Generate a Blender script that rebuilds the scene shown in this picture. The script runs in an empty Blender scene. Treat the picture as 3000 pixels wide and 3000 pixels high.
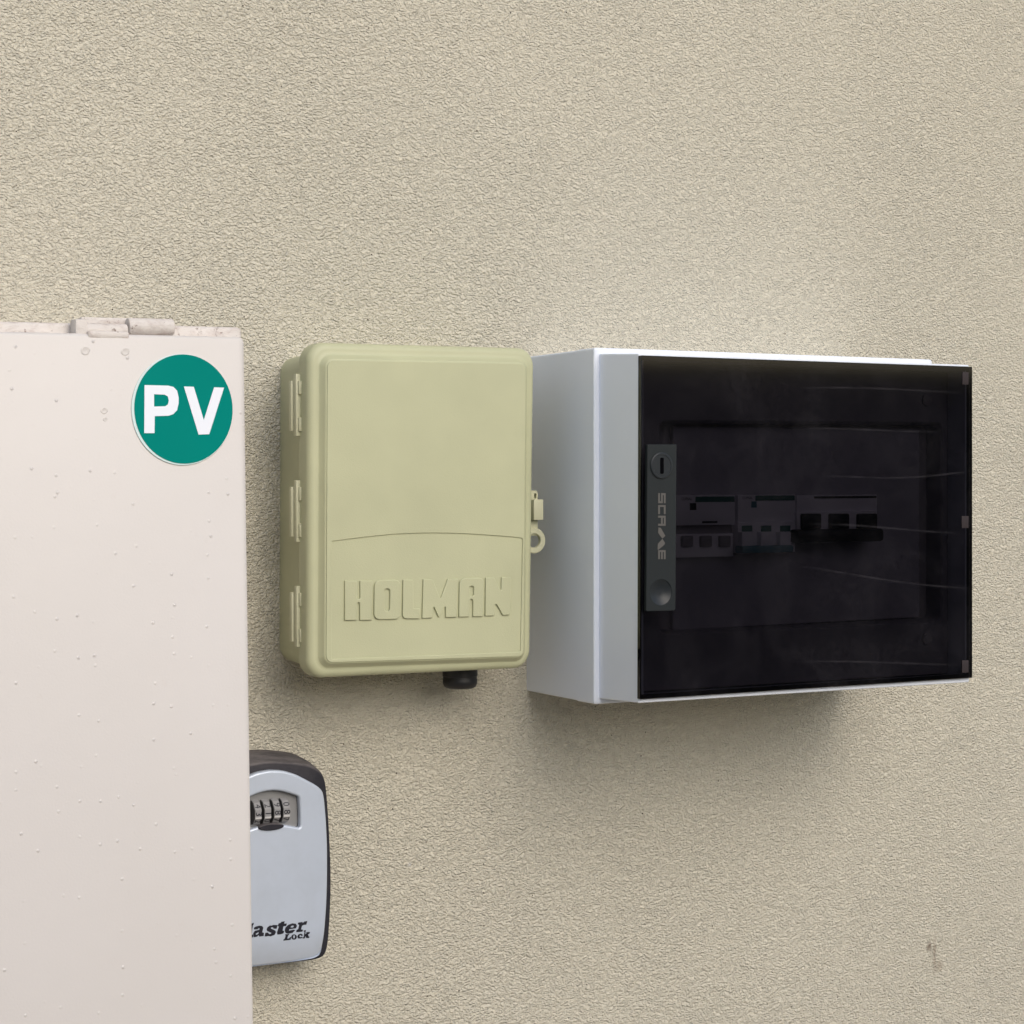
import bpy, bmesh, math, random
from mathutils import Vector, Matrix
random.seed(4)
S = bpy.context.scene
COL = S.collection
# ------------------------------------------------------------------ camera
FPX = 6300.0                                   # focal length in photo pixels (3000 wide)
YAW = math.radians(29.8); PITCH = math.atan(95/6300); ROLL = math.radians(0.1)
CAM = Vector((0.0, -1.409, 1.5))
f0 = Vector((math.sin(YAW), math.cos(YAW), 0)); r0 = Vector((math.cos(YAW), -math.sin(YAW), 0)); u0 = Vector((0, 0, 1))
fw = f0*math.cos(PITCH) - u0*math.sin(PITCH)
up = u0*math.cos(PITCH) + f0*math.sin(PITCH)
rt = r0*math.cos(ROLL) - up*math.sin(ROLL)
up = up*math.cos(ROLL) + r0*math.sin(ROLL)
cd = bpy.data.cameras.new('camera'); cam = bpy.data.objects.new('camera', cd); COL.objects.link(cam)
M = Matrix((rt, up, -fw)).transposed().to_4x4(); M.translation = CAM
cam.matrix_world = M
cd.sensor_fit = 'HORIZONTAL'; cd.sensor_width = 36; cd.lens = FPX/3000*36; cd.clip_start = 0.02; cd.clip_end = 500
S.camera = cam
# ------------------------------------------------------------------ light
SUN_EL, SUN_AZ = math.radians(34), math.radians(-6)       # azimuth measured from the wall normal towards the left
w = bpy.data.worlds.new('World'); S.world = w; w.use_nodes = True
nt = w.node_tree; bg = nt.nodes['Background']
sky = nt.nodes.new('ShaderNodeTexSky'); sky.sky_type = 'NISHITA'; sky.sun_disc = False
sky.sun_elevation = SUN_EL; sky.sun_rotation = math.radians(180) + SUN_AZ
sky.air_density = 1.0; sky.dust_density = 2.7; sky.ozone_density = 0.8
nt.links.new(sky.outputs[0], bg.inputs[0]); bg.inputs[1].default_value = 0.15
sd = bpy.data.lights.new('sun', 'SUN'); sd.energy = 1.15; sd.angle = math.radians(50); sd.color = (1.0, 0.985, 0.955)
so = bpy.data.objects.new('sun', sd); COL.objects.link(so)
dirv = Vector((-math.sin(SUN_AZ)*math.cos(SUN_EL), -math.cos(SUN_AZ)*math.cos(SUN_EL), math.sin(SUN_EL)))
so.rotation_euler = dirv.to_track_quat('Z', 'Y').to_euler(); so.location = (0, -3, 5)
S.view_settings.view_transform = 'Standard'; S.view_settings.look = 'None'
S.view_settings.exposure = 0.06; S.view_settings.gamma = 1.0

# ------------------------------------------------------------------ helpers
def P(px, py, Y):
    """point of the vertical plane y = Y that the photo pixel looks at -> (x, z)"""
    d = fw + rt*((px-1500)/FPX) - up*((py-1500)/FPX)
    t = (Y-CAM.y)/d.y
    p = CAM + d*t
    return (p.x, p.z)
def PX(px, Y, py=1500): return P(px, py, Y)[0]
def PZ(px, py, Y): return P(px, py, Y)[1]

def material(name, col, rough=0.5, metal=0.0, spec=0.5):
    m = bpy.data.materials.new(name); m.use_nodes = True
    b = m.node_tree.nodes['Principled BSDF']
    b.inputs['Base Color'].default_value = (*col, 1); b.inputs['Roughness'].default_value = rough
    b.inputs['Metallic'].default_value = metal; b.inputs['Specular IOR Level'].default_value = spec
    return m
class N:
    def __init__(s, m): s.t = m.node_tree; s.b = s.t.nodes.get('Principled BSDF'); s.c = s.n('ShaderNodeTexCoord').outputs['Object']
    def n(s, k): return s.t.nodes.new(k)
    def put(s, sock, v):
        if v is None: return
        if hasattr(v, 'is_linked') or hasattr(v, 'links'): s.t.links.new(v, sock)
        else: sock.default_value = v
    def math(s, op, a, b=0.0, c=None, clamp=False):
        x = s.n('ShaderNodeMath'); x.operation = op; x.use_clamp = clamp
        s.put(x.inputs[0], a); s.put(x.inputs[1], b)
        if c is not None: s.put(x.inputs[2], c)
        return x.outputs[0]
    def mapping(s, scale=(1, 1, 1), rot=(0, 0, 0), v=None, loc=(0, 0, 0)):
        x = s.n('ShaderNodeMapping'); s.put(x.inputs['Vector'], v or s.c)
        x.inputs['Scale'].default_value = scale; x.inputs['Rotation'].default_value = rot; x.inputs['Location'].default_value = loc
        return x.outputs[0]
    def flat(s):
        a = s.n('ShaderNodeSeparateXYZ'); s.put(a.inputs[0], s.c); b = s.n('ShaderNodeCombineXYZ'); s.put(b.inputs[0], a.outputs[0]); s.put(b.inputs[1], a.outputs[2])
        return b.outputs[0]
    def noise(s, scale, detail=2, rough=0.5, dist=0.0, v=None):
        x = s.n('ShaderNodeTexNoise'); s.put(x.inputs['Vector'], v or s.c)
        x.inputs['Scale'].default_value = scale; x.inputs['Detail'].default_value = detail
        x.inputs['Roughness'].default_value = rough; x.inputs['Distortion'].default_value = dist
        return x.outputs['Fac']
    def voro(s, scale, feat='F1', v=None, smooth=1.0, out='Distance'):
        x = s.n('ShaderNodeTexVoronoi'); x.feature = feat; s.put(x.inputs['Vector'], v or s.c)
        x.inputs['Scale'].default_value = scale
        if feat == 'SMOOTH_F1': x.inputs['Smoothness'].default_value = smooth
        return x.outputs[out]
    def ramp(s, fac, a, b, va=0.0, vb=1.0):
        x = s.n('ShaderNodeMapRange'); s.put(x.inputs[0], fac)
        x.inputs[1].default_value = a; x.inputs[2].default_value = b; x.inputs[3].default_value = va; x.inputs[4].default_value = vb
        return x.outputs[0]
    def mix(s, fac, a, b):
        x = s.n('ShaderNodeMix'); x.data_type = 'RGBA'; s.put(x.inputs[0], fac)
        s.put(x.inputs[6], (*a, 1) if isinstance(a, tuple) else a); s.put(x.inputs[7], (*b, 1) if isinstance(b, tuple) else b)
        return x.outputs[2]
    def bump(s, h, dist, strength=1.0, normal=None):
        x = s.n('ShaderNodeBump'); s.put(x.inputs['Height'], h); x.inputs['Distance'].default_value = dist
        x.inputs['Strength'].default_value = strength
        if normal: s.put(x.inputs['Normal'], normal)
        return x.outputs[0]

def new_obj(name, me, m=None, parent=None, **props):
    o = bpy.data.objects.new(name, me); COL.objects.link(o)
    if m is not None and me is not None: me.materials.clear(); me.materials.append(m)
    if parent is not None: o.parent = parent
    for k, v in props.items(): o[k] = v
    return o
def empty(name, loc, label, cat, rot=(0, 0, 0)):
    o = bpy.data.objects.new(name, None); COL.objects.link(o); o.location = loc; o.rotation_euler = rot
    o['label'] = label; o['category'] = cat; o.empty_display_size = 0.02
    return o
def smooth(me, ang=30):
    me.shade_smooth(); me.set_sharp_from_angle(angle=math.radians(ang))
def rquad(q, r, n=7):
    """q = TL,TR,BR,BL (x,z) -> closed rounded outline, clockwise seen from the camera"""
    out = []
    rs = r if isinstance(r, (tuple, list)) else (r,)*4
    for i in range(4):
        p = Vector(q[i]); a = (Vector(q[i-1])-p).normalized(); b = (Vector(q[(i+1) % 4])-p).normalized(); rr = max(rs[i], 1e-5)
        c = p + (a+b)*rr
        for k in range(n+1):
            t = k/n*math.pi/2
            out.append(tuple(c - b*rr*math.cos(t) - a*rr*math.sin(t)))
    return out
def rect(x0, x1, z0, z1): return [(x0, z1), (x1, z1), (x1, z0), (x0, z0)]
def inset(q, d):
    s = [(1, -1), (-1, -1), (-1, 1), (1, 1)]
    return [(p[0]+d*a, p[1]+d*b) for p, (a, b) in zip(q, s)]
def loft(rings, cap0=True, cap1=True, closed=False):
    """rings: list of (outline, y) from the wall outwards"""
    bm = bmesh.new(); R = []
    for pts, y in rings: R.append([bm.verts.new((x, y, z)) for x, z in pts])
    n = len(R[0]); pairs = list(zip(R[:-1], R[1:]))
    if closed: pairs.append((R[-1], R[0]))
    for A, B in pairs:
        for i in range(n):
            j = (i+1) % n
            bm.faces.new((A[i], A[j], B[j], B[i]))
    if cap0 and not closed: bm.faces.new(R[0])
    if cap1 and not closed: bm.faces.new(R[-1])
    bmesh.ops.recalc_face_normals(bm, faces=bm.faces)
    return bm
def bm_obj(name, bm, m, parent=None, ang=30, **kw):
    me = bpy.data.meshes.new(name); bm.to_mesh(me); bm.free(); smooth(me, ang)
    return new_obj(name, me, m, parent, **kw)
def add_box(bm, x0, x1, y0, y1, z0, z1, bev=0.0004):
    r = bmesh.ops.create_cube(bm, size=1.0); vs = r['verts']
    for v in vs: v.co = Vector(((x0+x1)/2+v.co.x*(x1-x0), (y0+y1)/2+v.co.y*(y1-y0), (z0+z1)/2+v.co.z*(z1-z0)))
    if bev:
        es = list({e for v in vs for e in v.link_edges})
        bmesh.ops.bevel(bm, geom=es, offset=bev, segments=2, affect='EDGES', profile=0.5)
def add_cyl(bm, c, r, h, axis='X', n=28, r2=None, bev=0.0):
    res = bmesh.ops.create_cone(bm, cap_ends=True, segments=n, radius1=r, radius2=r if r2 is None else r2, depth=h)
    vs = res['verts']
    R = {'X': Matrix.Rotation(math.pi/2, 3, 'Y'), 'Y': Matrix.Rotation(math.pi/2, 3, 'X'), 'Z': Matrix.Identity(3)}[axis]
    if bev:
        es = [e for e in {e for v in vs for e in v.link_edges} if len(e.link_faces) == 2 and any(len(f.verts) > 4 for f in e.link_faces)]
        rb = bmesh.ops.bevel(bm, geom=es, offset=bev, segments=3, affect='EDGES', profile=0.5)
        vs = list({v for v in vs if v.is_valid} | set(rb['verts']))
    for v in vs: v.co = R @ v.co + Vector(c)
def plate(loops, y_front, thick, bevel=0.0, res=2):
    """flat shape(s) with holes, lying in XZ, front at y_front, back at y_front + thick; returns a mesh"""
    cu = bpy.data.curves.new('tmp', 'CURVE'); cu.dimensions = '2D'; cu.fill_mode = 'BOTH'
    cu.extrude = max(thick/2-bevel, 1e-5); cu.bevel_depth = bevel; cu.bevel_resolution = res; cu.offset = -bevel
    for lp in loops:
        sp = cu.splines.new('POLY'); sp.points.add(len(lp)-1); sp.use_cyclic_u = True
        for p, (x, z) in zip(sp.points, lp): p.co = (x, z, 0, 1)
    o = bpy.data.objects.new('tmp', cu); COL.objects.link(o)
    me = bpy.data.meshes.new_from_object(o.evaluated_get(bpy.context.evaluated_depsgraph_get()))
    bpy.data.objects.remove(o); bpy.data.curves.remove(cu)
    for v in me.vertices:
        x, z, d = v.co; v.co = (x, y_front + thick/2 - d, z)
    smooth(me, 35)
    return me
def text_mesh(s, size, thick=0.0002):
    cu = bpy.data.curves.new('tmp', 'FONT'); cu.body = s; cu.size = size; cu.extrude = thick; cu.align_x = 'CENTER'; cu.align_y = 'CENTER'
    cu.resolution_u = 4
    o = bpy.data.objects.new('tmp', cu); COL.objects.link(o)
    me = bpy.data.meshes.new_from_object(o.evaluated_get(bpy.context.evaluated_depsgraph_get()))
    bpy.data.objects.remove(o); bpy.data.curves.remove(cu)
    return me
def chaikin(pts, it=1):
    for _ in range(it):
        o = []
        for i in range(len(pts)):
            a, b = pts[i], pts[(i+1) % len(pts)]
            o += [(a[0]*.8+b[0]*.2, a[1]*.8+b[1]*.2), (a[0]*.2+b[0]*.8, a[1]*.2+b[1]*.8)]
        pts = o
    return pts
def ell(cx, cz, rx, rz, n=40): return [(cx+rx*math.cos(2*math.pi*k/n), cz+rz*math.sin(2*math.pi*k/n)) for k in range(n)]

# ------------------------------------------------------------------ materials
# textured acrylic render
m_wall = material('textured_render', (0.5, 0.45, 0.35), 0.85, spec=0.25); k = N(m_wall)
warp = k.n('ShaderNodeTexNoise'); warp.inputs['Scale'].default_value = 190; warp.inputs['Detail'].default_value = 1
k.put(warp.inputs['Vector'], k.c)
vm = k.n('ShaderNodeVectorMath'); vm.operation = 'MULTIPLY_ADD'; k.put(vm.inputs[0], warp.outputs['Color']); vm.inputs[1].default_value = (0.0035,)*3; k.put(vm.inputs[2], k.c)
wv = k.mapping((0.85, 1.0, 1.2), (0, math.radians(-20), 0), vm.outputs[0])
n1 = k.noise(590, 1.0, 0.5, 0.2, wv)
vs = k.voro(560, 'SMOOTH_F1', wv, 0.8)
n3 = k.noise(110, 2, 0.5)
n4 = k.noise(900, 1, 0.5)
hgt = k.math('ADD', k.math('MULTIPLY', k.ramp(n1, 0.30, 0.70), 0.9), k.math('MULTIPLY', k.ramp(vs, 0.1, 0.75, 1.0, 0.0), 0.55))
hgt = k.math('ADD', hgt, k.math('ADD', k.math('MULTIPLY', n3, 0.35), k.math('MULTIPLY', n4, 0.08)))
hgt = k.math('MULTIPLY', hgt, k.ramp(k.noise(7, 3, 0.5), 0.3, 0.7, 0.9, 1.06))
vor = k.n('ShaderNodeTexVoronoi'); vor.voronoi_dimensions = '2D'; vor.inputs['Scale'].default_value = 42; k.put(vor.inputs['Vector'], k.flat())
sep = k.n('ShaderNodeSeparateColor'); k.put(sep.inputs[0], vor.outputs['Color'])
pit = k.math('MULTIPLY', k.math('LESS_THAN', vor.outputs['Distance'], k.ramp(sep.outputs[1], 0, 1, 0.006, 0.026)), k.math('GREATER_THAN', sep.outputs[0], 0.6))
hgt = k.math('SUBTRACT', hgt, k.math('MULTIPLY', pit, 1.3))
k.put(k.b.inputs['Normal'], k.bump(hgt, 0.00150, 1.0))
big = k.noise(2.6, 3, 0.5)
c = k.mix(k.ramp(big, 0.35, 0.65), (0.592, 0.562, 0.466), (0.612, 0.582, 0.486))
c = k.mix(k.ramp(k.noise(150, 3, 0.6), 0.3, 0.7, 0, 0.25), c, (0.53, 0.488, 0.395))
c = k.mix(pit, c, (0.10, 0.08, 0.06))
sx, sz = P(2722, 2772, 0); ex, ez = P(2752, 2830, 0)
sxyz = k.n('ShaderNodeSeparateXYZ'); k.put(sxyz.inputs[0], k.c)
def blob(cx, cz, rx, rz):
    a = k.math('DIVIDE', k.math('SUBTRACT', sxyz.outputs[0], cx), rx); b = k.math('DIVIDE', k.math('SUBTRACT', sxyz.outputs[2], cz), rz)
    d = k.math('SQRT', k.math('ADD', k.math('MULTIPLY', a, a), k.math('MULTIPLY', b, b)))
    d = k.math('ADD', d, k.math('MULTIPLY', k.math('SUBTRACT', k.noise(160, 3, 0.7), 0.5), 1.8))
    return k.ramp(d, 0.2, 1.1, 1.0, 0.0)
c = k.mix(k.math('MULTIPLY', blob(sx, sz, 0.0035, 0.005), 0.7), c, (0.12, 0.075, 0.045))
mx, mz = P(2738, 2800, 0)
c = k.mix(k.math('MULTIPLY', blob(mx, mz, 0.0026, 0.020), 0.5), c, (0.20, 0.14, 0.09))
c = k.mix(k.math('MULTIPLY', blob(ex, ez, 0.005, 0.006), 0.4), c, (0.25, 0.18, 0.12))
wx, wz = P(1200, 2532, 0)
c = k.mix(k.math('MULTIPLY', blob(wx, wz, 0.0022, 0.002), 0.8), c, (0.7, 0.68, 0.65))
k.put(k.b.inputs['Base Color'], c)

def plastic(name, col, rough, grain=900, gd=0.00006, spec=0.5, var=0.04):
    m = material(name, col, rough, spec=spec); q = N(m)
    q.put(q.b.inputs['Normal'], q.bump(q.noise(grain, 2), gd, 1.0))
    n = q.noise(14, 3, 0.6)
    q.put(q.b.inputs['Base Color'], q.mix(q.ramp(n, 0.3, 0.7), tuple(v*(1-var) for v in col), tuple(min(1, v*(1+var)) for v in col)))
    q.put(q.b.inputs['Roughness'], q.ramp(q.noise(40, 3), 0.3, 0.7, rough-0.05, rough+0.06))
    return m
m_olive = plastic('olive_cream_plastic', (0.450, 0.460, 0.295), 0.48, 1400, 0.00012, var=0.05)
m_hinge = plastic('pale_cream_plastic', (0.52, 0.52, 0.36), 0.5, 1400, 0.00005)
m_white = plastic('cool_white_plastic', (0.74, 0.79, 0.875), 0.34, 1600, 0.00004, var=0.015)
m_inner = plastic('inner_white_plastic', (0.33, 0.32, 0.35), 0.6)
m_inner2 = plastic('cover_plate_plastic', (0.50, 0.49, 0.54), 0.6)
m_mod = plastic('breaker_plastic', (0.92, 0.91, 0.96), 0.55)
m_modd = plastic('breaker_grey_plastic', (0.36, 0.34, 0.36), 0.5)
m_green = plastic('breaker_green_stripe', (0.03, 0.16, 0.13), 0.5)
m_blue = plastic('blue_green_toggle_bar', (0.05, 0.22, 0.28), 0.45)
m_void = material('key_slot_dark', (0.003, 0.003, 0.004), 1.0, spec=0.0)
m_black = plastic('black_plastic', (0.012, 0.012, 0.014), 0.45)
m_latch = plastic('dark_grey_plastic', (0.014, 0.018, 0.020), 0.5, 1500, 0.00005, spec=0.22)
m_latch2 = plastic('dark_grey_disc', (0.016, 0.020, 0.024), 0.4, spec=0.3)
m_print = material('grey_print', (0.085, 0.08, 0.075), 0.5)
m_tab = plastic('brown_grey_plastic', (0.035, 0.028, 0.03), 0.7, spec=0.2)
m_green_s = plastic('green_vinyl', (0.0, 0.215, 0.182), 0.6, 700, 0.00003, spec=0.04, var=0.02)
m_white_s = material('white_vinyl', (0.80, 0.84, 0.92), 0.45)
m_rim = material('sticker_edge', (0.62, 0.76, 0.76), 0.45)
m_ink = material('black_ink', (0.010, 0.010, 0.018), 0.4)
m_glass = bpy.data.materials.new('smoked_polycarbonate'); m_glass.use_nodes = True
g = N(m_glass); t = g.t; t.nodes.remove(g.b)
tr = g.n('ShaderNodeBsdfTransparent'); tr.inputs[0].default_value = (0.138, 0.134, 0.154, 1)
gl = g.n('ShaderNodeBsdfGlossy'); gl.inputs['Roughness'].default_value = 0.06; gl.inputs[0].default_value = (1, 1, 1, 1)
df = g.n('ShaderNodeBsdfDiffuse'); df.inputs[0].default_value = (0.42, 0.40, 0.44, 1)
fr = g.n('ShaderNodeFresnel'); fr.inputs[0].default_value = 1.45
sz3 = g.n('ShaderNodeSeparateXYZ'); g.put(sz3.inputs[0], g.c)
GX, GZ = sz3.outputs[0], sz3.outputs[2]
dust = g.ramp(g.noise(22, 5, 0.65, 0.8), 0.50, 0.80, 0.0, 0.014)
dust = g.math('ADD', dust, g.ramp(g.noise(30, 4, 0.7, 0, g.mapping((1, 1, 0.25))), 0.55, 0.85, 0, 0.012))
dust = g.math('ADD', dust, g.ramp(g.voro(180), 0.0, 0.05, 0.012, 0.0))
dust = g.math('ADD', dust, g.math('MULTIPLY', g.ramp(g.noise(260, 4, 0.8), 0.35, 0.75), g.ramp(g.noise(11, 3, 0.6, 1.0), 0.45, 0.7, 0.0, 0.022)))
Yg = -0.1545
for (xa, za), (xb, zb), amp, ph in [((2330, 1137), (2805, 1146), .0010, 0), ((2350, 1257), (2740, 1262), .0008, 1), ((2400, 1400), (2830, 1384), .0022, 2.3),
                                    ((2350, 1538), (2800, 1556), .0014, 0.6), ((2340, 1664), (2830, 1722), .0016, 1.9), ((2330, 1940), (2800, 1944), .0008, 0.4)]:
    x0, z0 = P(xa, za, Yg); x1, z1 = P(xb, zb, Yg)
    u = g.math('DIVIDE', g.math('SUBTRACT', GX, x0), x1-x0)
    zc = g.math('ADD', g.math('MULTIPLY', u, z1-z0), g.math('MULTIPLY', g.math('SINE', g.math('MULTIPLY_ADD', u, 4.2, ph)), amp))
    d = g.math('ABSOLUTE', g.math('SUBTRACT', g.math('SUBTRACT', GZ, z0), zc))
    ln = g.ramp(d, 0.0, 0.0011, 1.0, 0.0)
    en = g.math('MULTIPLY', g.ramp(u, 0.0, 0.25), g.ramp(u, 0.9, 1.05, 1.0, 0.0))
    ln = g.math('MULTIPLY', g.math('MULTIPLY', ln, en), g.ramp(g.noise(60, 3, 0.6), 0.3, 0.65, 0.008, 0.045))
    dust = g.math('ADD', dust, ln)
mx1 = g.n('ShaderNodeMixShader'); t.links.new(fr.outputs[0], mx1.inputs[0]); t.links.new(tr.outputs[0], mx1.inputs[1]); t.links.new(gl.outputs[0], mx1.inputs[2])
mx2 = g.n('ShaderNodeMixShader'); t.links.new(dust, mx2.inputs[0]); t.links.new(mx1.outputs[0], mx2.inputs[1]); t.links.new(df.outputs[0], mx2.inputs[2])
t.links.new(mx2.outputs[0], t.nodes['Material Output'].inputs[0])

# weathered cream powder coat of the meter cabinet
m_cab = material('weathered_cream_paint', (0.70, 0.64, 0.60), 0.40); k = N(m_cab)
v = k.n('ShaderNodeTexVoronoi'); v.voronoi_dimensions = '2D'; v.inputs['Scale'].default_value = 85; k.put(v.inputs['Vector'], k.flat())
sc = k.n('ShaderNodeSeparateColor'); k.put(sc.inputs[0], v.outputs['Color'])
spot = k.math('MULTIPLY', k.ramp(v.outputs['Distance'], 0.0, 0.10, 1.0, 0.0), k.math('GREATER_THAN', sc.outputs[0], 0.66))
spot = k.math('MULTIPLY', spot, k.math('POWER', sc.outputs[2], 1.6))
h = k.math('ADD', k.math('MULTIPLY', spot, 0.9), k.math('ADD', k.math('MULTIPLY', k.noise(700, 2), 0.12), k.math('MULTIPLY', k.noise(25, 2), 0.6)))
k.put(k.b.inputs['Normal'], k.bump(h, 0.00065, 1.0))
c = k.mix(k.ramp(k.noise(6, 4, 0.6), 0.3, 0.7), (0.60, 0.573, 0.55), (0.625, 0.598, 0.58))
c = k.mix(k.math('MULTIPLY', k.ramp(k.noise(80, 4, 0.7), 0.62, 0.75), 0.12), c, (0.5, 0.42, 0.37))
k.put(k.b.inputs['Base Color'], c)
m_cabt = material('worn_cream_paint_with_rust', (0.6, 0.5, 0.45), 0.6); k = N(m_cabt)
st = k.noise(130, 5, 0.75, 0.4, k.mapping((0.5, 1, 1)))
c = k.mix(k.ramp(st, 0.48, 0.66, 0, 0.7), (0.64, 0.60, 0.565), (0.44, 0.37, 0.34))
c = k.mix(k.ramp(k.noise(220, 4, 0.7), 0.60, 0.70, 0, 0.85), c, (0.14, 0.085, 0.06))
k.put(k.b.inputs['Base Color'], c); k.put(k.b.inputs['Normal'], k.bump(st, 0.0016, 0.7))
# key safe
m_silver = material('silver_grey_enamel', (0.56, 0.60, 0.67), 0.40, 0.25); k = N(m_silver)
k.put(k.b.inputs['Normal'], k.bump(k.noise(1500, 2), 0.00005, 1.0))
k.put(k.b.inputs['Base Color'], k.mix(k.ramp(k.noise(30, 4, 0.7), 0.45, 0.75, 0, 0.5), (0.51, 0.57, 0.665), (0.44, 0.49, 0.56)))
m_rub = material('dusty_dark_rubber', (0.05, 0.05, 0.06), 0.75, spec=0.2); k = N(m_rub)
geo = k.n('ShaderNodeNewGeometry'); sn = k.n('ShaderNodeSeparateXYZ'); k.put(sn.inputs[0], geo.outputs['Normal'])
du = k.math('MULTIPLY', k.ramp(k.noise(90, 5, 0.7, 0, k.mapping((0.35, 1, 1))), 0.35, 0.7, 0.25, 1.0), k.ramp(sn.outputs[2], 0.15, 0.75))
c = k.mix(k.ramp(k.noise(70, 4, 0.7), 0.4, 0.8, 0, 0.4), (0.020, 0.020, 0.026), (0.055, 0.053, 0.06))
k.put(k.b.inputs['Base Color'], k.mix(du, c, (0.17, 0.155, 0.155)))
k.put(k.b.inputs['Normal'], k.bump(k.noise(500, 3), 0.0002, 1.0))
m_dial = material('dial_metal', (0.26, 0.26, 0.265), 0.55, 0.0, 0.3)
m_diald = material('dial_dark', (0.015, 0.015, 0.016), 0.55)
m_bez = material('window_metal', (0.30, 0.30, 0.30), 0.42, 0.5)
m_tick = material('dial_tick', (0.6, 0.6, 0.6), 0.4)
m_ground = material('concrete', (0.36, 0.34, 0.31), 0.9); k = N(m_ground)
k.put(k.b.inputs['Base Color'], k.mix(k.noise(3, 6, 0.7), (0.44, 0.37, 0.265), (0.56, 0.48, 0.36)))
k.put(k.b.inputs['Normal'], k.bump(k.noise(120, 4), 0.002, 1.0))
m_fence = material('added_fence_steel', (0.075, 0.075, 0.078), 0.6)  # for the added out-of-view fence mirrored in the smoked pane

# ------------------------------------------------------------------ setting
bm = bmesh.new(); bmesh.ops.create_grid(bm, x_segments=2, y_segments=2, size=60)
o = bm_obj('path', bm, m_ground, kind='structure')
bm = bmesh.new(); add_box(bm, -4, 6, 0.0, 0.25, -0.1, 3.0, 0)
o = bm_obj('house_wall', bm, m_wall, label='cream textured rendered house wall behind all the boxes', category='wall')
# added fence behind the camera, unseen; gives the dark window something to reflect
fen = empty('reflection_fence', (0.5, -4.2, 0), 'added dark corrugated fence, out of view, for the smoked window to reflect', 'fence')
bm = bmesh.new(); prof = []
x = -6.0
while x < 6.0:
    for dx, dy in ((0, 0), (.05, 0), (.07, .03), (.12, .03), (.14, 0)): prof.append((x+dx, dy))
    x += 0.19
va = [bm.verts.new((a, b, 0.05)) for a, b in prof]; vb = [bm.verts.new((a, b, 1.78)) for a, b in prof]
for i in range(len(prof)-1): bm.faces.new((va[i], va[i+1], vb[i+1], vb[i]))
bm_obj('panel', bm, m_fence, fen)
bm = bmesh.new(); add_box(bm, -6, 6, -.02, .05, 1.78, 1.84, .004); add_box(bm, -6, 6, -.02, .05, 0.0, .05, .004)
bm_obj('rail', bm, m_fence, fen)

# ------------------------------------------------------------------ meter cabinet (left)
ROT = math.radians(-0.62)
YD = -0.200
ox, oz = P(717.5, 987, YD)
cab = empty('meter_cabinet', (ox, 0, oz), 'large weathered cream metal cabinet with a green round sticker, cut off by the left edge', 'electrical cabinet', (0, -ROT if False else ROT, 0))
cr, sr = math.cos(ROT), math.sin(ROT)
def CL(px, py, Y=YD):           # photo pixel -> cabinet's own frame
    x, z = P(px, py, Y); dx, dz = x-ox, z-oz
    return (cr*dx - sr*dz, sr*dx + cr*dz)
W = 0.62; H = 0.66
def shell(q, y0, y1, r, e, name, m, parent, rr=0.003):
    q0 = q
    return bm_obj(name, loft([(rquad(q0, rr), y0), (rquad(q0, rr), y1+e), (rquad(inset(q0, e*.3), rr*.8), y1+e*.3), (rquad(inset(q0, e), rr*.6), y1)]), m, parent, 45)
lz = CL(705, 958, -0.186)[1]
shell(rect(-W+.004, CL(709, 960, -.1845)[0], -H+.004, lz), 0.0, -0.1845, .002, .002, 'body', m_cabt, cab)
door = shell(rect(-W, 0, -H, 0), -0.1855, YD, .003, .0022, 'door', m_cab, cab, 0.004)
# press dents in the door near the hinge: shallow raised rims
for i, (px, py, rr) in enumerate([(250, 1027, .0030), (367, 1030, .0028), (305, 1203, .0022), (308, 1228, .0014)]):
    a, b = CL(px, py)
    bm = bmesh.new(); rings = []
    for rad, yy in ((rr*.95, .0002), (rr*.78, -.00004), (rr*.62, -.00002), (rr*.45, .0001), (rr*.2, .00012)):
        rings.append(([(a+rad*math.cos(2*math.pi*t/20+.3*i)*(1+.10*math.sin(2*math.pi*t/20*2+i)+.05*math.sin(2*math.pi*t/20*5)), b+rad*math.sin(2*math.pi*t/20+.3*i)) for t in range(20)], YD+yy-.0002))
    bm_obj('rivet_mark', loft(rings, cap0=False), m_cab, cab, 60)
# hinge on the top edge
hx0, hz0 = CL(213, 950, -.192); hx1, _ = CL(244, 950, -.192); hx2, _ = CL(370, 950, -.192); hx3, _ = CL(507, 950, -.192)
bm = bmesh.new()
zc = CL(305, 968, -.192)[1]
add_cyl(bm, ((hx1+hx2)/2, -.1925, zc), .0040, hx2-hx1-.0006, 'X', 24, bev=.0005)
add_box(bm, hx0, hx1+.001, -.197, -.186, zc-.005, zc+.0062, .0015)
add_box(bm, hx1, hx2-.001, -.2004, -.196, zc-.0052, zc-.001, .0012)
bm_obj('hinge_leaf', bm, m_cabt, cab, 40)
bm = bmesh.new(); zk = CL(440, 958, -.192)[1]
add_cyl(bm, ((hx2+hx3)/2, -.192, zk), .0051, hx3-hx2-.001, 'X', 24, bev=.0007)
add_box(bm, hx1, hx3, -.1885, -.1840, zk-.002, zk+.0052, .0008)
bm_obj('hinge_knuckle', bm, m_cabt, cab, 40)
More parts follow.
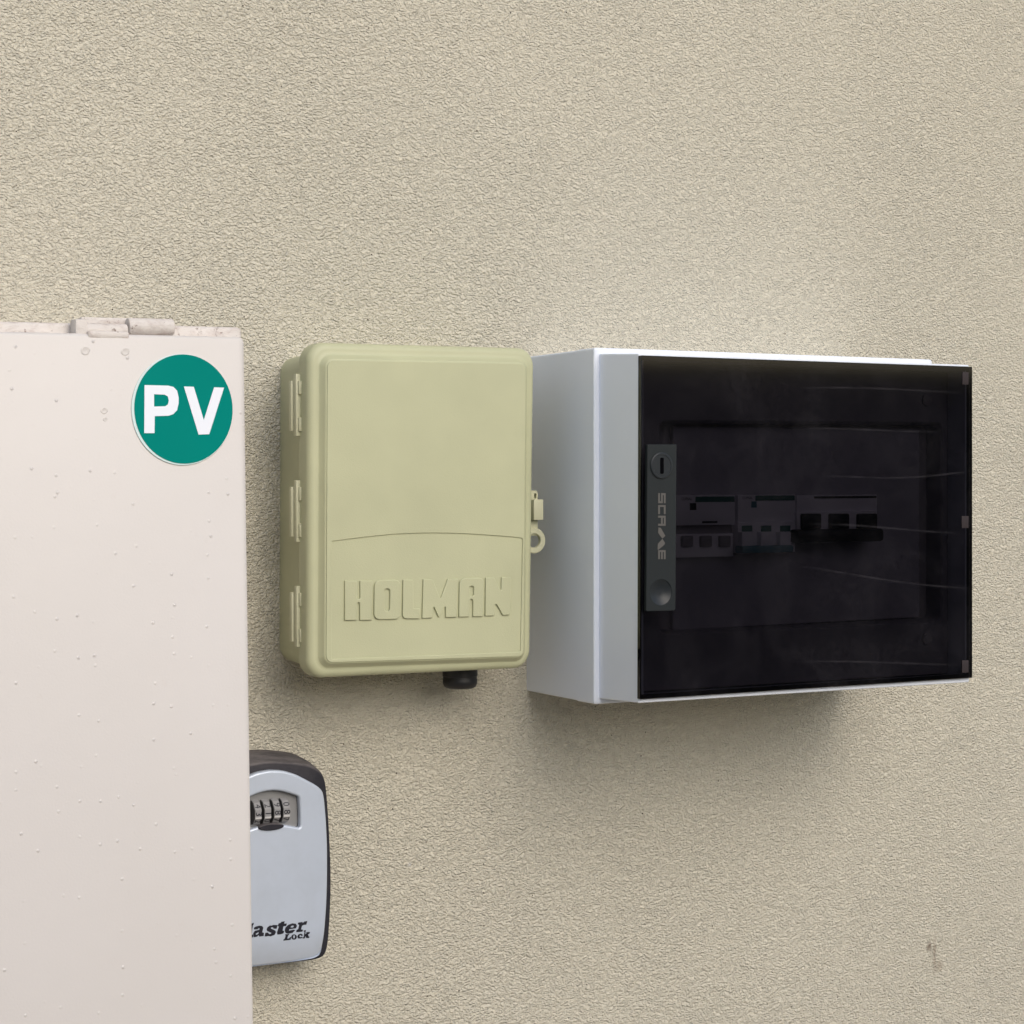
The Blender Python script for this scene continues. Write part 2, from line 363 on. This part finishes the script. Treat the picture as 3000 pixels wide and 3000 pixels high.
# sticker
def Z1(u, v): return CL(u*.41408, 850+v*.41408, YD)
scx, scz = CL(535, 1200); 
stk = new_obj('round_sticker', plate([ell(scx-.0002, scz, .0319, .0331, 72)], YD-.0007, .0006, .00015), m_rim, cab, label='round green sticker reading PV in white')
sx2, sz2 = scx+.0003, scz+.0003
new_obj('green_disc', plate([ell(sx2+.0003, sz2, .0310, .0325, 72)], YD-.00095, .0003, 0), m_green_s, stk)
Pp = [(1018, 672), (1185, 676), (1222, 685), (1248, 712), (1259, 760), (1259, 800), (1248, 850), (1220, 878), (1188, 889), (1090, 892), (1088, 1012), (1016, 1012)]
Ph = [(1085, 737), (1160, 740), (1182, 752), (1190, 780), (1184, 808), (1165, 822), (1085, 824)]
Pv = [(1296, 682), (1366, 684), (1437, 920), (1510, 688), (1580, 690), (1475, 1020), (1400, 1022)]
new_obj('lettering', plate([[Z1(*p) for p in Pp], [Z1(*p) for p in Ph], [Z1(*p) for p in Pv]], YD-.0012, .0003, 0), m_white_s, stk)

# ------------------------------------------------------------------ olive plastic enclosure
ol = empty('plastic_enclosure', (0, 0, 0), 'olive cream plastic enclosure with raised lettering on its hinged lid, between cabinet and white box', 'electrical box')
LQ = [(.6066, 1.5937), (.7855, 1.5947), (.7817, 1.3642), (.6053, 1.3647)]
B0 = [(.6175, 1.5875), (.775, 1.588), (.772, 1.371), (.6160, 1.3705)]
B1 = [(.6105, 1.5885), (.780, 1.589), (.777, 1.3690), (.6092, 1.3692)]
bm_obj('body', loft([(rquad(B0, .012), 0.0), (rquad(B0, .012), -.002), (rquad(B1, .012), -.0570)]), m_olive, ol, 40)
R = []
R.append((rquad(inset(LQ, .002), .011, 10), -.0568)); R.append((rquad(LQ, .013, 10), -.0570)); R.append((rquad(LQ, .013, 10), -.0672))
for a in (15, 30, 45, 60, 75, 90):
    s_, c_ = math.sin(math.radians(a)), math.cos(math.radians(a)); d = .0050*(1-c_)
    R.append((rquad(inset(LQ, d), .013-d*.6, 10), -.0672-.0050*s_))
YF = -.0722
YP = YF-.0046
PQ = [P(956, 1052, YP), P(1541, 1063, YP), P(1534, 1925, YP), P(952, 1944, YP)]
R.append((rquad(inset(PQ, -.0036), .0088, 10), YF)); R.append((rquad(inset(PQ, -.0031), .0083, 10), YF-.0004))
R.append((rquad(inset(PQ, -.0008), .0062, 10), YF-.0036)); R.append((rquad(inset(PQ, -.0003), .0057, 10), YF-.0044)); R.append((rquad(inset(PQ, .0002), .0052, 10), YP))
R.append((rquad(inset(PQ, .0010), .0045, 10), YP)); R.append((rquad(inset(PQ, .004), .003, 10), YP))
lid = bm_obj('lid', loft(R), m_olive, ol, 40)
# raised upper sheet and frame around the lower field with its arched top
def Q4(u, v): return P(760+u*.3105, 1490+v*.3105, YP)
def Q5(u, v): return P(1250+u*.3105, 1490+v*.3105, YP)
arc = [Q4(680, 318), Q4(685, 306)] + [P(a, b, YP) for a, b in ((1030, 1578), (1090, 1571), (1150, 1565), (1210, 1562), (1270, 1561), (1330, 1562), (1390, 1565), (1450, 1569), (1500, 1573))] + [Q5(893, 278), Q5(902, 290)]
fld = arc + [Q5(882, 1345), Q5(872, 1352)] + [Q4(690, 1420), Q4(678, 1418)]
new_obj('lid_field_frame', plate([rquad(inset(PQ, .0006), .0048), fld], YP-.0008, .0012, .00035), m_olive, lid)
# lettering
H_ = [Q4(*p) for p in [(800, 680), (912, 682), (912, 836), (918, 850), (928, 854), (938, 850), (944, 838), (944, 682), (1060, 680), (1052, 1052), (940, 1052), (940, 894), (934, 884), (926, 882), (917, 890), (910, 1052), (798, 1054)]]
O_ = rquad([Q4(1080, 676), Q4(1328, 673), Q4(1324, 1043), (Q4(1074, 1046))], .0042); Oh = rquad([Q4(1172, 755), Q4(1226, 755), Q4(1222, 968), Q4(1172, 968)], .0018)
L_ = [Q4(*p) for p in [(1350, 672), (1443, 672), (1446, 940), (1508, 942), (1504, 1038), (1378, 1038), (1355, 1030), (1343, 1005)]]
M_ = [Q4(1540, 668), Q5(50, 670), Q5(116, 838), Q5(124, 844), Q5(130, 838), Q5(192, 664), Q5(285, 662), Q5(276, 1024), Q5(180, 1026), Q5(172, 1020), Q5(172, 930), Q5(164, 925), Q5(114, 1024), Q5(106, 1024), Q5(64, 928), Q5(56, 930), Q5(50, 1022), Q5(42, 1030), Q4(1528, 1036)]
A_ = [Q5(*p) for p in [(297, 1022), (303, 705), (312, 675), (340, 657), (490, 653), (518, 665), (532, 700), (524, 1018), (428, 1018), (430, 872), (424, 857), (413, 853), (402, 860), (397, 875), (392, 1020)]]
Ah = rquad([Q5(397, 730), Q5(438, 730), Q5(436, 826), Q5(397, 826)], .0013)
N_ = [Q5(*p) for p in [(550, 652), (630, 652), (682, 762), (692, 768), (698, 762), (700, 648), (788, 646), (782, 990), (772, 1002), (716, 1006), (708, 1000), (655, 905), (645, 900), (638, 906), (634, 1000), (624, 1010), (545, 1012)]]
bm = bmesh.new()
for lp in ([H_], [O_, Oh], [L_], [M_], [A_, Ah], [N_]): bm.from_mesh(plate(lp, YP-.0014, .0016, .00045))
me = bpy.data.meshes.new('raised_lettering'); bm.to_mesh(me); bm.free()
new_obj('raised_lettering', me, m_olive, lid)
# hinges
for (py0, py1) in ((1096, 1278), (1407, 1588), (1716, 1895)):
    hx = PX(868, -.0535); z1 = PZ(872, py0, -.056); z0 = PZ(872, py1, -.056)
    bm = bmesh.new(); add_box(bm, .6030, .6078, -.0592, -.0547, z0, z1, .0006)
    hg = bm_obj('hinge', bm, m_hinge, ol, 40)
    bm = bmesh.new(); add_box(bm, .6015, .6105, -.0544, -.0502, z0+.0035, z1-.0045, .0006)
    bm_obj('hinge_pin_cover', bm, m_hinge, hg, 40)
    bm = bmesh.new(); L = z1-z0
    add_box(bm, .6045, .6072, -.0612, -.0583, z1-L*.33, z1-L*.11, .0004); add_box(bm, .6045, .6072, -.0612, -.0583, z0+L*.08, z0+L*.30, .0004)
    bm_obj('hinge_tab', bm, m_hinge, hg, 40)
# latch and padlock eye on the right side
yl = -.056
a, b = P(1563, 1584, yl); rr = PX(1595, yl)-a
bm = bmesh.new()
R = []
for rad, yy in ((rr, .0015), (rr, -.0012), (rr*.93, -.0018), (rr*.60, -.0018), (rr*.55, -.0014), (rr*.55, .0015)):
    R.append((ell(a, b, rad, rad, 40), yl+yy))
bm_obj('padlock_eye', loft(R, closed=True), m_hinge, ol, 40)
bm = bmesh.new()
x0, z1 = P(1552, 1463, yl); x1, z0 = P(1580, 1523, yl)
add_box(bm, x0, x1, yl-.006, yl+.012, z0, z1, .0006)
la = bm_obj('latch', bm, m_hinge, ol, 40)
bm = bmesh.new()
xa, za = P(1561, 1437, yl+.002); xb, zb = P(1572, 1553, yl+.002)
lo = rquad(rect(xa-.004, xb, z1-.001, za), .0022); hi = rquad(rect(xa+.0002, xb-.0012, z1+.0004, za-.0022), .0007)
new_obj('latch_strap', plate([lo, hi], yl, .004, .0003), m_hinge, la)
bm = bmesh.new(); add_box(bm, xa-.004, xb, yl, yl+.004, zb-.004, z0+.0003, .0004)
bm_obj('latch_post', bm, m_hinge, la, 40)
# cable gland underneath
gx0, gz = P(1302, 2020, -.034); gx1, _ = P(1393, 2020, -.034); gc = (gx0+gx1)/2; gr = (gx1-gx0)/2
bm = bmesh.new(); prof = [(gr*.98, 1.372), (gr*1.0, gz+.0095), (gr*.965, gz+.009), (gr*.965, gz+.0075), (gr*.99, gz+.007), (gr*.97, gz+.0035), (gr*.88, gz+.0013), (gr*.7, gz+.0003), (gr*.35, gz), ]
R = [[bm.verts.new((gc+r_*math.cos(2*math.pi*t/36), -.034+r_*math.sin(2*math.pi*t/36), z_)) for t in range(36)] for r_, z_ in prof]
for A, B in zip(R[:-1], R[1:]):
    for i in range(36): bm.faces.new((A[i], A[(i+1) % 36], B[(i+1) % 36], B[i]))
bm.faces.new(R[-1]); bmesh.ops.recalc_face_normals(bm, faces=bm.faces)
bm_obj('cable_gland', bm, m_black, ol, 40)

# ------------------------------------------------------------------ white distribution board
db = empty('distribution_board', (0, 0, 0), 'white plastic distribution board with a smoked window over circuit breakers', 'electrical box')
A0 = [(.8195, 1.5930), (1.1265, 1.5925), (1.1268, 1.3395), (.8195, 1.3395)]
A1 = [(.8160, 1.5941), (1.1294, 1.5937), (1.1298, 1.3394), (.8156, 1.3390)]
YB = -.103
A1b = [(a_[0]+(b_[0]-a_[0])*.97, a_[1]+(b_[1]-a_[1])*.97) for a_, b_ in zip(A0, A1)]
Am = [(a_[0]+(b_[0]-a_[0])*.74, a_[1]+(b_[1]-a_[1])*.74) for a_, b_ in zip(A0, A1)]
bm_obj('body', loft([(rquad(A0, .002, 4), 0), (rquad(Am, .002, 4), -.0775), (rquad(inset(Am, -.0004), .002, 4), -.0780), (rquad(inset(A1b, -.0002), .002, 4), YB+.0008), (rquad(inset(A1, .0008), .0016, 4), YB),
                     (rquad(inset(A1, .0075), .001, 4), YB), (rquad(inset(A1, .0080), .001, 4), -.02)], cap0=False), m_white, db, 30)
YG = -.151
D0 = [(.8200, 1.5901), (1.1262, 1.5897), (1.1266, 1.3428), (.8197, 1.3428)]
D1 = [(.8222, 1.5877), (1.1249, 1.5873), (1.1254, 1.3436), (.8219, 1.3437)]
frame = bm_obj('door_frame', loft([(rquad(D0, .0012, 4), YB+.0006), (rquad(D1, .0012, 4), YG+.0006), (rquad(inset(D1, .0006), .0008, 4), YG),
               (rquad(inset(D1, .0042), .0008, 4), YG), (rquad(inset(D1, .0048), .0008, 4), YB+.0006)], closed=True), m_white, db, 30)
gq = [(PX(1877, YG-.003, 1041), 0), (1.1252, 0)]
GQ = [P(1877, 1041, YG-.003), (1.1249, P(2838, 1074, YG-.003)[1]), (1.1254, P(2840, 1986, YG-.003)[1]), P(1874, 2049, YG-.003)]
pane = bm_obj('window_pane', loft([(rquad(GQ, .0008, 3), YG-.0004), (rquad(GQ, .0008, 3), YG-.0032), (rquad(inset(GQ, .0004), .0006, 3), YG-.0035)], cap0=False), m_glass, db, 30)
# the pane's folded rim is opaque black
me = plate([rquad(GQ, .0008, 3), rquad(inset(GQ, .0030), .0008, 3)], YG-.0003, .0003, 0)
new_obj('seal', me, m_black, db)
# inner cover with rounded recess
YC = -.132
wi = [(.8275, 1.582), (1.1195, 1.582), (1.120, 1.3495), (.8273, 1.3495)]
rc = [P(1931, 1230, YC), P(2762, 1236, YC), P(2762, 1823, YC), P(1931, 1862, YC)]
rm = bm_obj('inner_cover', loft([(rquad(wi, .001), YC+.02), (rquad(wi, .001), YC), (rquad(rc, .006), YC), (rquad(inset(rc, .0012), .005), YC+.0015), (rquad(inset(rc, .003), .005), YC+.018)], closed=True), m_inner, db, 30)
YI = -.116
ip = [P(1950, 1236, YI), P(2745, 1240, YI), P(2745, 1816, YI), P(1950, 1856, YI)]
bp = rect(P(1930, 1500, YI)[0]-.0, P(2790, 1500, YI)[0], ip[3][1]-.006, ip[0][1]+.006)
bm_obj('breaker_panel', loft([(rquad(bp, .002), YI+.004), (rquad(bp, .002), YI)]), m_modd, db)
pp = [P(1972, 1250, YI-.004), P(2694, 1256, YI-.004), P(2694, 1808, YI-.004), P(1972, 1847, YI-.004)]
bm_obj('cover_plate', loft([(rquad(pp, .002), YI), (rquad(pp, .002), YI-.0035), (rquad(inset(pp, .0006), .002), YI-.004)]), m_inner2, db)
for px, py in ((2716, 1172), (2716, 1872)):
    a, b = P(px, py, YC-.001); bm = bmesh.new(); add_cyl(bm, (a, YC-.0008, b), .0045, .002, 'Y', 24, bev=.0004)
    bm_obj('cover_screw', bm, m_modd, db)
# breakers
def bx(bm, p0, p1, y0, y1, bev=.0004):
    a, b = P(*p0, y1); c_, d = P(*p1, y1); add_box(bm, a, c_, min(y0, y1), max(y0, y1), min(b, d), max(b, d), bev)
yb = YI-.004
def breaker(): return new_obj('circuit_breaker', bpy.data.meshes.new('x'), None, db)
# first (left) breaker with small toggles
bm = bmesh.new(); bx(bm, (1976, 1450), (2153, 1537), yb, yb-.010); bx(bm, (1980, 1565), (2149, 1630), yb, yb-.008)
cb = bm_obj('circuit_breaker', bm, m_mod, db)
bm = bmesh.new(); bx(bm, (1980, 1537), (2149, 1566), yb, yb-.004, 0); bm_obj('toggle_slot', bm, m_modd, cb)
bm = bmesh.new(); bx(bm, (2038, 1455), (2152, 1470), yb-.009, yb-.0104, 0); bm_obj('stripe', bm, m_green, cb)
bm = bmesh.new(); bx(bm, (2022, 1474), (2040, 1494), yb-.009, yb-.0104, 0); bx(bm, (2058, 1527), (2102, 1532), yb-.009, yb-.0104, 0); bm_obj('indicator', bm, m_black, cb)
for q in range(3):
    bm = bmesh.new(); x = 2000+q*55; bx(bm, (x, 1570), (x+32, 1602), yb-.007, yb-.0105, .0008); bm_obj('toggle', bm, m_modd, cb)
def tiny_text(t_, px, py, w_, y_, par):
    tm = text_mesh(t_, .0026, 0.0); a_, b_ = P(px, py, y_)
    for v_ in tm.vertices: v_.co = (a_+v_.co.x, y_, b_+v_.co.y)
    new_obj('lettering', tm, m_black, par)
tiny_text('CLIPSAL', 2012, 1462, 0, yb-.0102, cb)
# middle breaker with linked blue green bar
bm = bmesh.new(); bx(bm, (2162, 1450), (2330, 1528), yb, yb-.010); bx(bm, (2162, 1530), (2330, 1617), yb, yb-.012)
cb = bm_obj('circuit_breaker', bm, m_mod, db)
bm = bmesh.new(); bx(bm, (2214, 1452), (2328, 1466), yb-.009, yb-.0104, 0); bm_obj('stripe', bm, m_green, cb)
bm = bmesh.new(); bx(bm, (2202, 1469), (2217, 1487), yb-.009, yb-.0104, 0); bm_obj('indicator', bm, m_blue, cb)
for q in range(3):
    bm = bmesh.new(); x = 2174+q*56; bx(bm, (x, 1540), (x+30, 1557), yb-.011, yb-.0124, 0); bm_obj('indicator_window', bm, m_green, cb)
    bm = bmesh.new(); bx(bm, (x, 1558), (x+32, 1600), yb-.011, yb-.017, .0008); bm_obj('toggle', bm, m_mod, cb)
bm = bmesh.new(); bx(bm, (2176, 1600), (2326, 1618), yb-.011, yb-.021, .0012); bm_obj('toggle_bar', bm, m_blue, cb)
tiny_text('CLIPSAL', 2190, 1459, 0, yb-.0102, cb)
# right isolator with big black toggles
bm = bmesh.new(); bx(bm, (2335, 1450), (2570, 1500), yb, yb-.010); bx(bm, (2335, 1500), (2570, 1550), yb, yb-.013)
cb = bm_obj('circuit_breaker', bm, m_mod, db)
bm = bmesh.new(); bx(bm, (2386, 1454), (2568, 1459), yb-.009, yb-.0104, 0); bm_obj('stripe', bm, m_black, cb)
for q in range(3):
    bm = bmesh.new(); x = 2352+q*82; bx(bm, (x, 1505), (x+56, 1550), yb-.012, yb-.016, .0012); bm_obj('toggle', bm, m_black, cb)
bm = bmesh.new(); bx(bm, (2338, 1552), (2592, 1586), yb, yb-.022, .0025); bm_obj('toggle_bar', bm, m_black, cb)
# latch plate on the window
yp = YG-.0035
def Z3(u, v, y): return P(1800+u*.31056, 1250+v*.31056, y)
lp = [Z3(311, 168, yp-.003), Z3(584, 168, yp-.003), Z3(574, 1735, yp-.003), Z3(297, 1742, yp-.003)]
da, db_ = Z3(437, 1563, yp-.003); dr = abs(db_-Z3(437, 1440, yp)[1])
lat = new_obj('latch_plate', plate([rquad(lp, (.0006, .0006, .002, .001), 4), ell(da, db_, dr, dr, 48)], yp-.0034, .0032, .0003), m_latch, db)
a, b = Z3(447, 368, yp-.004); ra = abs(b-Z3(447, 240, yp)[1])
bm = bm_obj('key_lock', loft([(ell(a, b, ra*.97, ra*.97), yp-.0030), (ell(a, b, ra*.97, ra*.97), yp-.0040), (ell(a, b, ra*.90, ra*.90), yp-.0044), (ell(a, b, ra*.80, ra*.80), yp-.0044), (ell(a, b, ra*.78, ra*.78), yp-.0041)]), m_latch2, lat, 20)
me = plate([rquad(rect(a-.0013, a+.0013, b-.0056, b+.0056), .0008)], yp-.0046, .0005, 0); new_obj('key_slot', me, m_void, lat)
R = [(ell(da, db_, dr*1.0, dr*1.0, 48), yp-.0030)]
for q in range(0, 10): R.append((ell(da, db_, dr*(1-q/10.5), dr*(1-q/10.5), 48), yp-.0030+.0022*math.sin(q/9*math.pi/2)))
bm_obj('thumb_dish', loft(R[1:], cap0=False), m_latch2, lat, 60)
def strokes(v0, v1, segs, th=17):
    out = []
    for (a0, b0, a1, b1) in segs:
        # letter frame: a along reading direction (down in the photo), b = letter height (to the right)
        u_ = lambda b_: 413+b_*70; v_ = lambda a_: v0+a_*(v1-v0)
        out.append([Z3(u_(b0), v_(a0), yp-.0036), Z3(u_(b1), v_(a0), yp-.0036), Z3(u_(b1), v_(a1), yp-.0036), Z3(u_(b0), v_(a1), yp-.0036)])
    return out
tw, tb = .20, .24
def bars(v0, v1, k_):
    d = {'top': (0, 1-tb, 1, 1), 'bot': (0, 0, 1, tb), 'mid': (0.201, .5-tb/2, .799, .5+tb/2), 'midl': (0.201, .5-tb/2, 1, .5+tb/2), 'left': (0, tb+.001, tw, 1-tb-.001), 'right': (1-tw, tb+.001, 1, 1-tb-.001),
         'lu': (0, .5-tb/2, tw, 1-tb-.001), 'rl': (1-tw, tb+.001, 1, .5+tb/2), 'legl': (0, 0, tw, 1-tb-.001), 'legr': (1-tw, 0, 1, 1-tb-.001)}
    return strokes(v0, v1, [d[x_] for x_ in k_])
Lp = bars(627, 722, ['top', 'bot', 'lu', 'rl', 'mid']) + bars(740, 825, ['top', 'bot', 'left']) + bars(840, 935, ['top', 'legl', 'legr', 'mid']) + bars(1165, 1250, ['top', 'bot', 'midl', 'left'])
Lp += [[Z3(*p, yp-.0036) for p in [(415, 950), (438, 955), (480, 1030), (453, 1056), (432, 1030), (413, 1000)]], [Z3(*p, yp-.0036) for p in [(453, 1058), (478, 1098), (470, 1115), (415, 1162), (407, 1158), (410, 1105)]]]
bm = bmesh.new()
for lp_ in Lp: bm.faces.new([bm.verts.new((x_, yp-.0036, z_)) for x_, z_ in lp_])
bmesh.ops.recalc_face_normals(bm, faces=bm.faces)
bm_obj('lettering', bm, m_print, lat)
for (p0, p1) in (((2819, 1090), (2837, 1127)), ((2817, 1512), (2837, 1547)), ((2818, 1935), (2837, 1970))):
    bm = bmesh.new(); y_ = YG-.0036
    a, b = P(*p0, y_); c_, d = P(*p1, y_); add_box(bm, a, c_, y_-.0004, YG-.0030, d, b, .0002)
    bm_obj('hinge_tab', bm, m_tab, db)

# ------------------------------------------------------------------ key safe (partly behind the cabinet)
ks = empty('key_safe', (0, 0, 0), 'grey and black key safe with four number dials, half hidden behind the cream cabinet', 'key safe')
cx = PX(788, -.031, 2500)
def half(pts, Y, ccx=None):
    c0 = cx if ccx is None else ccx
    r_ = [P(a_, b_, Y) for a_, b_ in pts]
    r_ = [(p[0]-cx, p[1]) for p in r_]
    full = [(c0+a_, b_) for a_, b_ in r_] + [(c0-a_, b_) for a_, b_ in reversed(r_) if abs(a_) > 1e-4]
    return full
def resample(pts, n):
    L = [0]
    for i in range(len(pts)): L.append(L[-1]+math.dist(pts[i], pts[(i+1) % len(pts)]))
    out = []; j = 0
    for q in range(n):
        s_ = q/n*L[-1]
        while L[j+1] < s_: j += 1
        t_ = (s_-L[j])/(L[j+1]-L[j]+1e-12); a_, b_ = pts[j], pts[(j+1) % len(pts)]
        out.append((a_[0]+(b_[0]-a_[0])*t_, a_[1]+(b_[1]-a_[1])*t_))
    return out
fo = half([(798, 2229), (830, 2231), (870, 2234), (905, 2240), (930, 2251), (945, 2267), (953, 2290), (957, 2325), (961, 2380), (965, 2450), (969, 2540), (969, 2620), (966, 2690), (962, 2750), (957, 2785), (948, 2803), (930, 2811), (880, 2818), (798, 2826)], -.027)
fo = resample(chaikin(fo, 2), 140)
def mod(pts, sx_, top, bot):
    zs = [p[1] for p in pts]; zm, zM = min(zs), max(zs)
    return [(cx+(p[0]-cx)*sx_, p[1] + (top if 0 else 0) + (top*((p[1]-zm)/(zM-zm)) + bot*(1-(p[1]-zm)/(zM-zm)))) for p in pts]
bkbody = bm_obj('body', loft([(mod(fo, .94, .0030, .003), 0), (mod(fo, .96, .0055, .001), -.003), (mod(fo, .992, .0036, .0), -.014), (mod(fo, 1.008, .0, 0), -.0255), (mod(fo, .995, -.0006, .0005), -.0272), (mod(fo, .975, -.0020, .002), -.0280)]), m_rub, ks, 50)
face = half([(790, 2255), (825, 2256), (862, 2267), (895, 2284), (920, 2297), (938, 2310), (946, 2322), (950, 2345), (955, 2400), (959, 2480), (959, 2580), (956, 2660), (950, 2730), (944, 2785), (938, 2800), (920, 2809), (870, 2817), (798, 2826)], -.031)
face = resample(chaikin(face, 2), 160)
def Z6(u, v, Y=-.034): return P(700+u*.20704, 2150+v*.20704, Y)
win = [Z6(*p) for p in [(480, 802), (560, 806), (640, 820), (740, 848), (830, 880), (852, 892), (858, 915), (866, 1020), (872, 1150), (874, 1290), (868, 1318), (850, 1326), (760, 1308), (670, 1292), (560, 1278), (470, 1272)]]
wc = [(p[0]-cx, p[1]) for p in win]
win = [(cx+a_, b_) for a_, b_ in wc if a_ > .001] + [(cx-a_, b_) for a_, b_ in reversed(wc) if a_ > .001]
me = plate([face, win], -.0345, .0065, .0016, 4)
bm = bmesh.new(); bm.from_mesh(me)
for q in range(1, 40):
    z_ = 1.12+q*.005
    bmesh.ops.bisect_plane(bm, geom=bm.verts[:]+bm.edges[:]+bm.faces[:], plane_co=(0, 0, z_), plane_no=(0, 0, 1))
for q in range(-9, 10):
    bmesh.ops.bisect_plane(bm, geom=bm.verts[:]+bm.edges[:]+bm.faces[:], plane_co=(cx+q*.005, 0, 0), plane_no=(1, 0, 0))
zlo = min(v_.co.z for v_ in bm.verts)
def curv(x_, z_):
    return 0.0022*((x_-cx)/.04)**2 + 0.0045*max(0, 1-(z_-zlo)/.022)**2.2
for v_ in bm.verts:
    if v_.co.y < -.0305: v_.co.y += curv(v_.co.x, v_.co.z)
fp = bm_obj('face_plate', bm, m_silver, ks, 45)
# window insert
ins = bm_obj('dial_window', loft([(resample(win, 60), -.0275), ([(cx+(a_-cx)*.995, b_) for a_, b_ in resample(win, 60)], -.0290)]), m_bez, ks)
zd = Z6(650, 1092)[1]
for q, (u_, col3) in enumerate(((245, '43'), (380, '21'), (515, '98'), (645, '08'))):
    dx_ = Z6(u_+14, 1090, -.034)[0]
    bm = bmesh.new(); add_cyl(bm, (0, 0, 0), .0092, .0048, 'X', 10, bev=.0003)
    me = bpy.data.meshes.new('dial'); bm.to_mesh(me); bm.free()
    d_ = new_obj('number_dial', me, m_dial, ks); d_.location = (dx_, -.0275, zd); d_.rotation_euler = (math.radians(20), 0, 0)
    bm = bmesh.new(); add_cyl(bm, (-.0026, 0, 0), .0089, .0006, 'X', 10); bm_obj('dial_flank', bm, m_diald, d_)
    digs = {0: (2, '5', 0), 1: (2, '', 0)}
    chars = [('4', '3', '2'), ('2', '1', '0'), ('9', '8', '7'), ('0', '8', '7')][q]
    bm = bmesh.new()
    for r_, ch in zip((1, 0, -1), chars):
        tm = text_mesh(ch, .0066, .00005)
        phi = math.radians(r_*36+18)
        for v_ in tm.vertices:
            a_, b_ = v_.co.x, v_.co.y              # letter right, letter up -> rotated a quarter turn
            t1, t2 = b_, -a_
            rad = .0092*math.cos(math.radians(18))+.00015
            pz = math.sin(phi)*rad + math.cos(phi)*t2; py_ = -math.cos(phi)*rad + math.sin(phi)*t2
            v_.co = (t1*1.0, py_ - v_.co.z, pz)
        bm.from_mesh(tm)
    bm_obj('digits', bm, m_ink, d_)
    bm = bmesh.new(); phi = 0.0; rad = .0092
    add_box(bm, -.0023, .0023, -math.cos(phi)*rad-.0001, -math.cos(phi)*rad+.0004, math.sin(phi)*rad-.0006, math.sin(phi)*rad+.0006, 0)
    bm_obj('tick', bm, m_tick, d_)
# release button
a, b = Z6(455, 1318, -.035)
bm_obj('release_button', loft([(ell(cx, b, .0095, .0024, 32), -.030), (ell(cx, b, .0095, .0024, 32), -.0352), (ell(cx, b, .0085, .0018, 32), -.0358)]), m_rub, ks)
# lettering
YT = -.0347
def Z7(u, v): return P(700+u*.20704, 2480+v*.20704, YT)
G = [[(70, 1125), (115, 1120), (135, 1185), (170, 1100), (213, 1078), (208, 1112), (198, 1118), (182, 1245), (203, 1248), (200, 1288), (140, 1290), (150, 1180), (125, 1250), (105, 1250), (95, 1190), (82, 1270), (95, 1296), (45, 1300), (62, 1255)],
     [(216, 1150), (240, 1134), (290, 1120), (330, 1126), (346, 1150), (330, 1215), (356, 1222), (350, 1266), (288, 1275), (283, 1254), (255, 1277), (210, 1286), (205, 1232), (225, 1196), (290, 1178), (295, 1162), (280, 1156), (262, 1174), (215, 1174)],
     [(238, 1236), (282, 1210), (276, 1236), (246, 1252)],
     [(408, 1140), (440, 1118), (470, 1120), (482, 1110), (548, 1112), (532, 1165), (492, 1162), (482, 1142), (456, 1146), (452, 1160), (512, 1188), (525, 1210), (505, 1250), (450, 1272), (410, 1266), (395, 1272), (364, 1272), (375, 1222), (410, 1218), (430, 1242), (455, 1236), (460, 1222), (400, 1196), (392, 1170)],
     [(562, 1090), (596, 1080), (602, 1066), (650, 1058), (642, 1092), (680, 1090), (672, 1125), (632, 1130), (618, 1190), (642, 1195), (632, 1230), (590, 1243), (545, 1246), (540, 1215), (568, 1132), (550, 1130)],
     [(660, 1150), (700, 1110), (760, 1088), (810, 1095), (826, 1125), (810, 1160), (714, 1172), (710, 1192), (780, 1178), (802, 1185), (760, 1225), (700, 1236), (662, 1225), (650, 1190)],
     [(728, 1144), (752, 1122), (778, 1120), (780, 1136), (765, 1148)],
     [(845, 1080), (905, 1070), (910, 1085), (935, 1065), (978, 1058), (962, 1110), (925, 1112), (900, 1125), (885, 1175), (915, 1180), (905, 1208), (815, 1215), (820, 1185), (845, 1170), (860, 1110), (838, 1105)],
     [(660, 1243), (715, 1240), (712, 1254), (700, 1258), (686, 1306), (715, 1302), (728, 1282), (744, 1285), (735, 1322), (632, 1335), (636, 1314), (650, 1308), (665, 1260), (655, 1256)],
     [(905, 1245), (880, 1235), (845, 1250), (832, 1280), (845, 1305), (885, 1305), (912, 1290), (905, 1280), (875, 1288), (863, 1275), (872, 1255), (885, 1258), (885, 1270), (912, 1265)],
     [(925, 1192), (956, 1186), (946, 1245), (966, 1232), (962, 1216), (1015, 1214), (1012, 1235), (986, 1250), (1000, 1280), (1014, 1282), (1005, 1299), (965, 1300), (950, 1272), (942, 1290), (946, 1304), (908, 1306), (926, 1280), (936, 1208), (922, 1206)]]
loops = [[Z7(*p) for p in l_] for l_ in G]
loops.append([Z7(785+40*math.cos(t_*math.pi/12), 1283+38*math.sin(t_*math.pi/12)) for t_ in range(24)])
loops.append([Z7(785+13*math.cos(t_*math.pi/12), 1280+24*math.sin(t_*math.pi/12)) for t_ in range(24)])
me = plate(loops, YT, .0003, 0)
for v_ in me.vertices: v_.co.y += curv(v_.co.x, v_.co.z)
new_obj('lettering', me, m_ink, fp)
